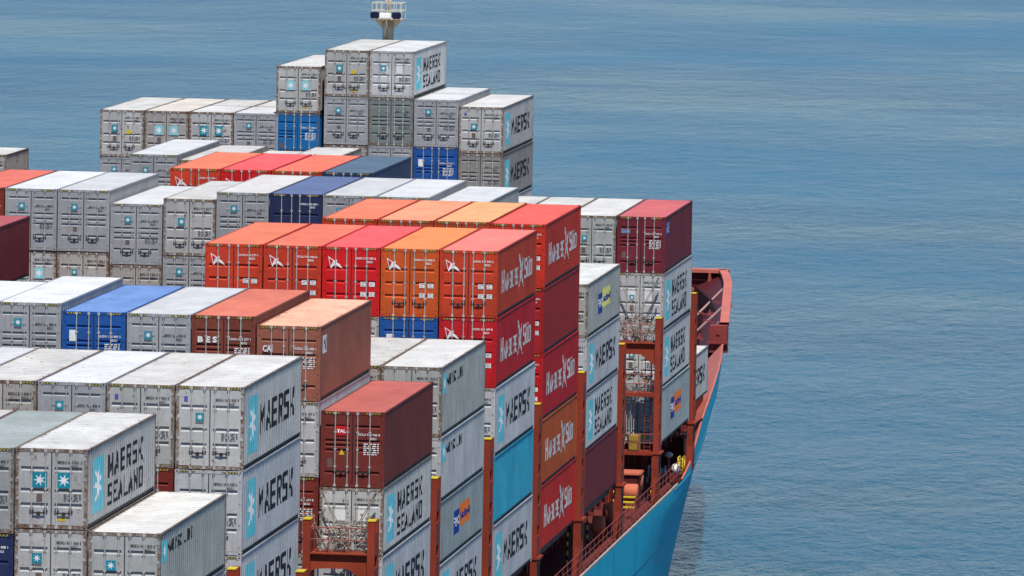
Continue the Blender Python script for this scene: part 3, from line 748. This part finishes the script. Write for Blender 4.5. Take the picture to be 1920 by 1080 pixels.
# high bulwark round the bow: end block, wide pink rail, framed inner wall
def bow_x(Y): return interp(((194.7, -4.4), (208.7, -5.8), (224.5, -7.4), (230.6, -8.2), (234.7, -8.85)), Y)
bm = bmesh.new(); box(bm, -5.62, -4.55, 195.2, 196., -16.6, -14.95); box(bm, -5.7, -4.46, 195.0, 195.2, -16.05, -15.93); box(bm, -5.2, -5.0, 195.14, 195.2, -15.5, -15.33)
shobj('bulwark_end_plate', bm, paint((.24, .045, .04), .2))
def strip_y(bm, Ys, fs, closed=True):
    pv = None
    for Y in Ys:
        row = [bm.verts.new(p) for p in fs(Y)]
        if pv:
            n = len(row)
            for i in range(n if closed else n-1): bm.faces.new((pv[i], pv[(i+1) % n], row[(i+1) % n], row[i]))
        pv = row
bm = bmesh.new(); strip_y(bm, (195.9, 202, 208.7, 216, 224.5, 228, 230.6, 233, 234.7), lambda Y: ((bow_x(Y), Y, -14.8), (bow_x(Y)-.55, Y, -14.8), (bow_x(Y)-.55, Y, -15.02), (bow_x(Y), Y, -15.02)))
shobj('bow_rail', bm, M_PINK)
bm = bmesh.new()
for sd_ in (1, -1):
    pv = None
    for Y in range(196, 262, 3):
        row = []
        for d in (-.02, -.015, 1., 2., 3., 4.3):
            z = sheer_z(Y)-d; x = max(plate_x(Y, z)-(.14 if d != -.02 else -.02), XC+.03); row.append(bm.verts.new((x if sd_ > 0 else 2*XC-x, Y, z)))
        if pv:
            for i in range(5): bm.faces.new((pv[i], pv[i+1], row[i+1], row[i]))
        pv = row
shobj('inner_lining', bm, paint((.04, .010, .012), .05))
bm = bmesh.new(); strip_y(bm, (195.9, 202, 208.7, 216, 224.5, 230.6, 234.7), lambda Y: ((edge_x(Y), Y, -15.95), (bow_x(Y)-.06, Y, -15.0), (bow_x(Y)-1.0, Y, -16.0), (bow_x(Y)-1.9, Y, ZD-.02), (bow_x(Y)-2.6, Y, -20.5)), False)
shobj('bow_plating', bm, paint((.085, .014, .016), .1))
# transverse breakwater between the two sides of the bow
bm = bmesh.new(); pv = None
for Y in [y for y in ys if y > 193]:
    x = max(edge_x(Y)-1.6, XC+.01); a = bm.verts.new((x, Y, -20.4)); c = bm.verts.new((2*XC-x, Y, -20.4))
    if pv: bm.faces.new((pv[0], a, c, pv[1]))
    pv = (a, c)
shobj('mooring_deck', bm, paint((.035, .010, .010), .1))  # deck colour taken near-black to stand for the shade in the bow cavity
bm = bmesh.new(); box(bm, 2*XC+15, -13.2, 239.5, 239.7, -20.4, -15.95); box(bm, 2*XC+9, -8.9, 234.92, 235.1, -17.2, -15.95); shobj('collision_bulkhead', bm, paint((.03, .008, .010), .05))
bm = bmesh.new(); pv = None
for Y in (234.9, 240, 246, 252, 257, 261):
    x = edge_x(Y)-.2; a = bm.verts.new((x, Y, -15.93)); c = bm.verts.new((2*XC-x, Y, -15.93))
    if pv: bm.faces.new((pv[0], a, c, pv[1]))
    pv = (a, c)
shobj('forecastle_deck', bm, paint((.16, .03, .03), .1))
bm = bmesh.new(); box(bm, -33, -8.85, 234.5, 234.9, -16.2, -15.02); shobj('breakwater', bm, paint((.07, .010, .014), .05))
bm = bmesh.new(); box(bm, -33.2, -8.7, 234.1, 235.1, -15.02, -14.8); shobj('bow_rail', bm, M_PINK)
bm = bmesh.new(); box(bm, -33, -8.7, 233.6, 234.5, -16.22, -16.03); box(bm, -33, -8.8, 234.42, 234.47, -15.55, -15.50)
for x in (-10.1, -12.8, -15.4): prism_y(bm, ((x, -16.03), (x+.36, -16.03), (x+.24, -15.02), (x+.12, -15.02)), 234.0, 234.49)
box(bm, -10.35, -9.65, 233.5, 234.0, -16.5, -15.9)
shobj('breakwater_stiffener', bm, paint((.40, .10, .075), .15))
for p0, p1 in (((-8.15, 226, -15.35), (-9.4, 221, -16.8)), ((-6.75, 212.5, -15.35), (-8.2, 211.5, -16.8)), ((-6.2, 206, -15.7), (-6.9, 203.2, -16.95))):
    bm = bmesh.new(); beam(bm, p0, p1, .12, .08); shobj('stay', bm, paint((.42, .26, .24), .1))
bm = bmesh.new()
for x, Y, z in ((-7.0, 219, -15.8), (-7.9, 216, -16.2), (-8.8, 214.5, -16.7), (-6.4, 208, -16.0), (-7.2, 204, -16.6)):
    prism_y(bm, ((x-.18, z), (x+.18, z), (x, z+.4)), Y, Y+.08); beam(bm, (x-1.0, Y, z+.22), (x+.25, Y, z-.05), .07, .07)
shobj('gusset_plate', bm, paint((.30, .06, .055), .1))

# ------------------------------------------------------------------ lashing bridges
GAPS = [12.95, 28.85, 44.45, 59.4, 74.5, 89.5, 104.5, 119.7, 135.0]
TOPZ = [-7.40, -7.46, -7.56, -7.56, -7.60, -7.63, -7.69, -7.77, -7.80]
M_BR = paint((.27, .042, .022), .25); M_BRP = paint((.30, .05, .022), .3)
def leg_mesh(bm, x0, x1, y0, y1, ztop, zpl, zdk):
    # front flange, rear flange and web with lightening holes
    box(bm, x0, x1, y0, y0+.10, zpl, ztop); box(bm, x0, x1, y1-.10, y1, zpl, ztop)
    n = int((ztop-zpl)/1.3); h = (ztop-zpl)/n
    for i in range(n):
        z = zpl+i*h; box(bm, x0+.03, x1-.02, y0+.1, y1-.1, z, z+h*.66)
        # hole left between z+.58h and z+h except the side strips
        box(bm, x0+.03, x1-.02, y0+.1, y0+.24, z+h*.66, z+h); box(bm, x0+.03, x1-.02, y1-.24, y1-.1, z+h*.66, z+h)
        box(bm, x0+.03, x0+.06, y0+.24, y1-.24, z+h*.66, z+h, 1)
    # knee at the platform, splayed foot below
    box(bm, x0-.30, x1+.14, y0-.06, y1+.06, zpl-.10, zpl-.003)
    m = (y0+y1)/2
    prism_x(bm, ((y0-.02, zpl-.1), (y0+.06, (zpl+zdk)/2), (y0-.05, zdk), (y0+.25, zdk), (m-.12, zdk+.9), (m-.15, zpl-.45), (m, zpl-.3)), x0+.02, x1)
    prism_x(bm, ((y1+.02, zpl-.1), (m, zpl-.3), (m+.15, zpl-.45), (m+.12, zdk+.9), (y1-.25, zdk), (y1+.05, zdk), (y1-.06, (zpl+zdk)/2)), x0+.02, x1)
    box(bm, x0-.05, x0+.02, y0, y1, zdk, zpl-.1)
for gi, (g, tz) in enumerate(zip(GAPS, TOPZ)):
    nm_ = ['first', 'second', 'third', 'fourth', 'fifth', 'sixth', 'seventh', 'eighth', 'ninth'][gi]
    g1 = g+1.1
    br = empty('lashing_bridge', (.1, g, ZD), 'red steel lashing bridge with yellow-capped post, %s from the camera' % nm_, 'lashing bridge', 'lashing bridges between the container rows')
    def bo(name, bm, mats, nmm=1, par=br):
        for v in bm.verts: v.co -= Vector(br.location)
        return obj(name, mesh(name, bm, nmm), mats, par)
    dz = tz+7.77; zp = -14.51+dz
    for xa, xb in ((-.10, .18), (-2.53, -2.25)):
        bm = bmesh.new(); leg_mesh(bm, xa, xb, g, g1, tz-.06, zp, ZD-.02); leg = bo('leg', bm, [M_BR, M_DARK], 2)
        bm = bmesh.new(); box(bm, xa-.015, xb+.015, g-.02, g+.6, tz-.055, tz-.02); bo('cap', bm, M_YEL, 1, leg)
    X0, X1 = -2.245, -.105
    zt = -9.10+dz
    bm = bmesh.new(); pts = [(X0, zt), (X1, zt), (X1, zt-1.1)]
    for k in range(9):
        a = k/8*math.pi/2; pts.append((X1-.72*math.sin(a), zt-.54-.56*(1-math.sin(a))))
    for k in range(7):
        a = k/6*math.pi/2; pts.append((X0+.65-.65*math.sin(a), zt-.54-.14*(1-math.cos(a))))
    prism_y(bm, pts, g+.12, g+.30); box(bm, X0, X1, g-.02, g1+.02, zt+.003, zt+.05); bo('top_beam', bm, M_BRP)
    bm = bmesh.new(); box(bm, X0, X1, g+.02, g1-.02, -11.75+dz, -11.56+dz); bo('beam', bm, M_BR)
    bm = bmesh.new(); box(bm, X0, X1, g, g1, zp-.08, zp); box(bm, X0, X1, g-.05, g-.002, zp-.16, zp+.02); bo('platform', bm, M_BR)
    for z in (-13.62+dz, -14.05+dz, -10.63+dz, -11.1+dz, -8.1+dz, -8.55+dz):
        bm = bmesh.new(); tube(bm, (X0, g+.03, z), (X1, g+.03, z), .022, 6); bo('handrail', bm, paint((.30, .09, .08), .2))
    for x in (-1.55, -.82):
        for z0, z1 in ((zp, -13.62+dz), (-11.55+dz, -10.63+dz), (zt+.05, -8.1+dz)):
            bm = bmesh.new(); tube(bm, (x, g+.03, z0), (x, g+.03, z1), .022, 6); bo('rail_post', bm, paint((.30, .09, .08), .2))
    bm = bmesh.new()
    for k in range(14):
        z = zp+.2+k*.33
        if z < zt-1: tube(bm, (-.62, g+.5, z), (-.3, g+.5, z), .014, 5)
    for x in (-.62, -.3): tube(bm, (x, g+.5, zp), (x, g+.5, zt-.6), .022, 6)
    bo('ladder', bm, paint((.22, .05, .04), .3))

# lashing rods: bundles standing in the bridge racks, crossed rods on the doors behind
M_ROD = paint((.36, .31, .25), .55, .5, metal=.15)
rod_b = bmesh.new(); tube(rod_b, (0, 0, 0), (0, 0, 2.3), .017, 6); box(rod_b, -.05, .05, -.03, .03, 2.25, 2.4); box(rod_b, -.03, .03, -.04, .04, -.02, .12); tube(rod_b, (-.06, 0, .35), (.06, 0, .35), .03, 6)
rod_m = mesh('lashing_rod', rod_b)
def rod(p0, p1, lab, grp, mat=None):
    p0, p1 = Vector(p0), Vector(p1); d = p1-p0
    o = obj('lashing_rod', rod_m, mat or M_ROD, None, p0, label=lab, category='lashing rod', group=grp)
    o.rotation_euler = d.to_track_quat('Z', 'Y').to_euler(); o.scale = (1, 1, d.length/2.4)
rnd = random.Random(11)
for g, tz, lab in ((GAPS[1], TOPZ[1], 'thin rusty steel rod in the tangle below the brown container with red sign'), (GAPS[7], TOPZ[7], 'thin rusty steel rod in the tangle beneath the burgundy container')):
    zt = tz-1.28
    grp = 'lashing rods '+lab.split(' rod ')[1]
    for k in range(26):
        x0 = rnd.uniform(-2.1, -.25); L_ = rnd.uniform(.9, 2.0); a = rnd.gauss(0, .75); y0 = g+rnd.uniform(.25, .9)
        x1 = min(max(x0+math.sin(a)*L_, -2.2), -.18)
        rod((x0, y0, zt+rnd.uniform(0, .25)), (x1, y0+rnd.uniform(-.2, .3), zt+.25+abs(math.cos(a))*L_*.66), lab, grp)
    for k in range(12):
        z = zt+rnd.uniform(.3, 1.05); xa = rnd.uniform(-2.15, -1.2); rod((xa, g+rnd.uniform(.3, 1), z), (xa+rnd.uniform(.5, 1.1), g+rnd.uniform(.3, 1), z+rnd.uniform(-.25, .3)), lab, grp)
for k in range(16):
    z = -11.5+rnd.uniform(.1, 1.0); xa = rnd.uniform(-2.15, -1.1); g = GAPS[7]
    rod((xa, g+rnd.uniform(.3, .9), z), (xa+rnd.uniform(.4, .9), g+rnd.uniform(.3, .9), z+rnd.uniform(-.5, .4)), 'rusty steel rod heaped on the middle beam of the far lashing bridge', 'lashing rods heaped on the middle beam')
for k in range(12):
    xa = -2.1+k*.085; g = GAPS[7]+.4+.1*(k % 3)
    rod((xa, g, -14.2+rnd.uniform(0, .5)), (xa+rnd.uniform(-.03, .03), g, -11.8), 'pale steel rod hanging upright under the middle beam', 'lashing rods hanging upright', paint((.5, .5, .48), .2, .4))
M_ROD2 = paint((.12, .11, .11), .3, .5)
for yy, zc, lab in ((31.6, -6.75, 'long steel rod crossing the doors under the red-signed brown container'), (121.95, -5.95, 'long steel rod crossing the pale doors under the burgundy container')):
    x0, x1 = -2.42, -.10; xm = (x0+x1)/2; zb = zc-2.3
    for dx in (0, .12):
        rod((xm+.1+dx, yy, zb), (x0+.1+dx*.3, yy, zc), lab, 'crossed lashing rods')
        rod((xm-.1-dx, yy-.05, zb), (x1-.1-dx*.3, yy-.05, zc), lab, 'crossed lashing rods')
    for dx in (.25, .37):
        rod((x0+.45+dx, yy, zb-.1), (x0+.15, yy, zc-.5-dx), lab, 'crossed lashing rods', M_ROD2)
        rod((x1-.45-dx, yy, zb-.1), (x1-.15, yy, zc-.5-dx), lab, 'crossed lashing rods', M_ROD2)
rb = empty('storage_bin', (-1.15, GAPS[7]+.35, -14.50), 'yellow-brown bin on the low platform of the far lashing bridge', 'bin')
bm = bmesh.new(); box(bm, -.2, .34, -.1, .45, 0, .78); bo_ = obj('body', mesh('body', bm), paint((.36, .24, .05), .35), rb)
bm = bmesh.new()
for k in range(5): box(bm, -.19+k*.12, -.15+k*.12, -.13, -.101, .02, .75)
obj('slat', mesh('slat', bm), paint((.30, .19, .04), .4), rb)

# ------------------------------------------------------------------ guard rail along the starboard edge
gr = empty('guard_rail', (.17, 60, ZD+.06), 'rust-red guard rail along the edge of the blue hull', 'railing')
segs = [(50+i*1.6) for i in range(52)]
rb_ = bmesh.new(); M_GR = paint((.26, .055, .045), .35)
for z in (.38, .72, 1.06):
    for a, b in zip(segs, segs[1:]):
        tube(rb_, (edge_x(a)-.13-.17, a-60, z), (edge_x(b)-.13-.17, b-60, z), .022 if z > 1 else .016, 6)
obj('rail', mesh('rail', rb_), M_GR, gr)
pm = bmesh.new(); box(pm, -.015, .015, -.045, .045, 0, 1.07); prism_x(pm, ((-.04, 0), (.16, 0), (-.0, .35)), -.012, .012); pmm = mesh('post', pm)
for a in segs:
    obj('post', pmm, M_GR, gr, (edge_x(a)-.13-.17, a-60, 0))
# ventilators: squat mushroom drums on the side deck
def drum(x, y, r, h, w, lab):
    e = empty('deck_ventilator', (x, y, ZD-.02), lab, 'ventilator', 'orange ventilators on the side deck')
    bm = bmesh.new(); n = 20
    # rounded drum lying athwartships on a pedestal
    V = []
    for t, rr in ((-w/2, r*.0), (-w/2, r*.93), (-w/2+.06, r), (w/2-.06, r), (w/2, r*.93), (w/2, 0.)):
        V.append([bm.verts.new((t, math.cos(2*math.pi*i/n)*max(rr, .001), h+math.sin(2*math.pi*i/n)*max(rr, .001))) for i in range(n)])
    for a, b in zip(V, V[1:]):
        for i in range(n): f = bm.faces.new((a[i], a[(i+1) % n], b[(i+1) % n], b[i])); f.smooth = True
    obj('head', mesh('head', bm), paint((.56, .15, .08), .15), e)
    bm = bmesh.new(); box(bm, -w*.4, w*.4, -r*.55, r*.55, 0, h-.1); obj('pedestal', mesh('pedestal', bm), paint((.25, .05, .035), .2), e)
    bm = bmesh.new(); beam(bm, (-w/2-.02, -r*.8, h-r*.3), (-w/2-.02, r*.2, h-r*.9), .02, .06); obj('bracket', mesh('bracket', bm), M_MAR, e)
drum(-.70, 103.3, .44, .80, .55, 'orange drum-shaped ventilator, nearest of the four on the side deck')
drum(-.70, 107.0, .46, .95, .50, 'orange drum-shaped ventilator, second nearest on the side deck')
drum(-.70, 116.0, .42, .95, .66, 'orange drum-shaped ventilator, third nearest with a pale patch')
drum(-.75, 118.6, .44, 1.2, .62, 'orange drum-shaped ventilator, farthest of the four on the side deck')
for x, y, z, lab in ((-1.2, 118.2, -15.75, 'orange deck box half hidden behind a lashing bridge leg'), (-1.1, 136.9, -15.75, 'orange topped dark locker under the far outer stack')):
    e = empty('deck_locker', (x, y, z), lab, 'locker')
    bm = bmesh.new(); box(bm, -.7, .7, -.8, .8, -1.2, .28); bmesh.ops.bevel(bm, geom=bm.edges[:], offset=.08, segments=2, affect='EDGES'); obj('body', mesh('body', bm), paint((.10, .018, .018), .2), e)
    bm = bmesh.new(); box(bm, -.78, .78, -.9, .9, .29, .42); bmesh.ops.bevel(bm, geom=bm.edges[:], offset=.05, segments=2, affect='EDGES'); obj('lid', mesh('lid', bm), paint((.50, .14, .08), .2), e)
# yellow-black posts and steps
yp = [(-1.0, 94.0, 'first'), (-.9, 100.5, 'second'), (-1.0, 111.5, 'third'), (-.6, 123.6, 'fourth'), (-.9, 138.5, 'fifth')]
for x, y, q in yp:
    bm = bmesh.new()
    for k in range(10): tube(bm, (0, 0, k*.22), (0, 0, k*.22+.22), .05, 8, k % 2)
    obj('hazard_post', mesh('hazard_post', bm, 2), [M_YEL, M_DARK], None, (x, y, ZD-.02), label='yellow and black striped post on the side deck, %s from camera' % q, category='post', group='striped posts on the side deck')
sp = empty('deck_steps', (-.55, 112.6, ZD-.02), 'small steps with yellow treads beside the orange ventilators', 'steps')
bm = bmesh.new()
for k in range(3): box(bm, -.4, .4, k*.28, k*.28+.2, .55+k*.22, .62+k*.22)
obj('tread', mesh('tread', bm), M_YEL, sp)
bm = bmesh.new()
for s in (-.43, .40): beam(bm, (s, -.1, 0), (s, .9, 1.0), .03, .12)
obj('stringer', mesh('stringer', bm), M_MAR, sp)
# white liferaft canister, dome light, yellow gangway frame near the break of the deck
lr = empty('liferaft', (-.12, 129.6, ZD-.02), 'white round-ended liferaft canister by the guard rail', 'liferaft')
bm = bmesh.new(); bmesh.ops.create_uvsphere(bm, u_segments=20, v_segments=12, radius=.22, matrix=Matrix.Translation((.05, 0, .66)) @ Matrix.Diagonal((1, 1.8, 1.25, 1)))
for f in bm.faces: f.smooth = True
obj('canister', mesh('canister', bm), plain((.72, .71, .66)), lr)
bm = bmesh.new(); box(bm, -.25, .3, -.3, -.24, 0, .45); box(bm, -.25, .3, .24, .3, 0, .45); obj('cradle', mesh('cradle', bm), M_MAR, lr)
bm = bmesh.new()
for y in (-.2, .2): box(bm, -.27, .37, y-.02, y+.02, .3, .34)
obj('strap', mesh('strap', bm), M_DARK, lr)
vp = empty('vent_pipe', (-.4, 129.2, ZD-.02), 'thin red pipe with a pale round cap beside the liferaft', 'pipe')
bm = bmesh.new(); tube(bm, (0, 0, 0), (0, 0, 1.3), .07, 10); tube(bm, (0, 0, .5), (.0, .5, .8), .04, 8); obj('pipe', mesh('pipe', bm), paint((.25, .05, .04), .3), vp)
bm = bmesh.new(); bmesh.ops.create_uvsphere(bm, u_segments=16, v_segments=10, radius=.22, matrix=Matrix.Translation((0, 0, 1.42)) @ Matrix.Diagonal((1, 1, .7, 1)))
for f in bm.faces: f.smooth = True
obj('cap', mesh('cap', bm), paint((.45, .40, .36), .3, .4), vp)
wc = empty('winch', (-.95, 129.0, ZD-.02), 'small pale grey winch behind the capped pipe', 'winch')
bm = bmesh.new(); tube(bm, (-.4, 0, .55), (.4, 0, .55), .22, 14); tube(bm, (-.45, 0, .55), (-.40, 0, .55), .34, 14); tube(bm, (.40, 0, .55), (.45, 0, .55), .34, 14); obj('reel', mesh('reel', bm), paint((.40, .40, .42), .2), wc)
bm = bmesh.new(); prism_x(bm, ((-.35, 0), (.35, 0), (.1, .55), (-.1, .55)), -.52, -.46); prism_x(bm, ((-.35, 0), (.35, 0), (.1, .55), (-.1, .55)), .46, .52); obj('stand', mesh('stand', bm), paint((.3, .3, .3), .3), wc)
gf = empty('boarding_frame', (-.12, 132.2, ZD-.02), 'yellow boarding frame at the end of the guard rail', 'frame')
bm = bmesh.new()
for dx in (-.12, .12):
    tube(bm, (dx, 0, 0), (dx, 0, 0.95), .035, 8); tube(bm, (dx, 0, 0.95), (dx, .9, 0.95), .035, 8); tube(bm, (dx, .9, 0), (dx, .9, 0.95), .035, 8); tube(bm, (dx, 0, .1), (dx, .9, 0.9), .03, 8)
for k in range(5): tube(bm, (-.12, 0, .15+k*.18), (.12, 0, .15+k*.18), .025, 6)
obj('tube_frame', mesh('tube_frame', bm), M_YEL, gf)

# ------------------------------------------------------------------ foremast
CRM = paint((.66, .54, .37), .35, .5); WHT = plain((.60, .55, .44))
ms = empty('foremast', (-20.87, 165.2, ZD), 'cream mast with railed platform and two dark horn speakers', 'mast')
def mo(name, bm, mats, nmm=1, par=ms):
    for v in bm.verts: v.co -= Vector(ms.location)
    return obj(name, mesh(name, bm, nmm), mats, par)
X, Y = -20.87, 165.2; B = -1.23
bm = bmesh.new(); tube(bm, (X, Y, -17.05), (X, Y, 4.505), .36, 20, r1=.31); mo('column', bm, CRM)
bm = bmesh.new(); tube(bm, (X+.02, Y, 4.570), (X+.02, Y, 7.270), .11, 12); box(bm, X-.16, X+.16, Y-.1, Y+.1, 5.490, 5.720); tube(bm, (X-.03, Y-.2, 4.570), (X-.03, Y-.2, 5.470), .03, 6); mo('top_pole', bm, CRM)
bm = bmesh.new(); box(bm, X-.86, X+.88, Y-.75, Y+.75, 4.510, 4.570); mo('platform', bm, CRM)
bm = bmesh.new()
prism_y(bm, ((X-.30, 3.970), (X-.30, 4.505), (X-.78, 4.505)), Y-.05, Y+.05); prism_y(bm, ((X+.30, 3.970), (X+.78, 4.505), (X+.30, 4.505)), Y-.05, Y+.05)
prism_x(bm, ((Y-.30, 3.970), (Y-.30, 4.505), (Y-.8, 4.505)), X-.05, X+.05); mo('bracket', bm, CRM)
bm = bmesh.new()
for z in (5.02, 5.46):
    for a, b in (((-.82, -.75), (.86, -.75)), ((.86, -.75), (.86, .75)), ((.86, .75), (-.82, .75)), ((-.82, .75), (-.82, -.75))): tube(bm, (X+a[0], Y+a[1], z), (X+b[0], Y+b[1], z), .022, 6)
for x in (-.82, -.55, -.25, .2, .55, .86):
    for y in (-.75, .75): tube(bm, (X+x, Y+y, 4.570), (X+x, Y+y, 5.46), .02, 6)
mo('railing', bm, WHT)
for dx in (-.62, .60):
    bm = bmesh.new(); box(bm, X+dx-.25, X+dx+.25, Y-1.05, Y-.80, 4.60, 4.97); bmesh.ops.bevel(bm, geom=bm.edges[:], offset=.05, segments=3, affect='EDGES'); mo('horn_speaker', bm, plain((.012, .014, .04), .4))
bm = bmesh.new(); box(bm, X-.36, X+.30, Y-1.05, Y-.82, 4.610, 4.930); bmesh.ops.bevel(bm, geom=bm.edges[:], offset=.04, segments=2, affect='EDGES'); mo('equipment_box', bm, plain((.78, .76, .70)))
bm = bmesh.new(); tube(bm, (X-.12, Y-.35, 3.370), (X-.12, Y-.35, 4.370), .09, 10); tube(bm, (X+.12, Y-.38, 3.170), (X+.12, Y-.38, 4.470), .03, 8); mo('cable_pipe', bm, paint((.6, .5, .36), .3), )
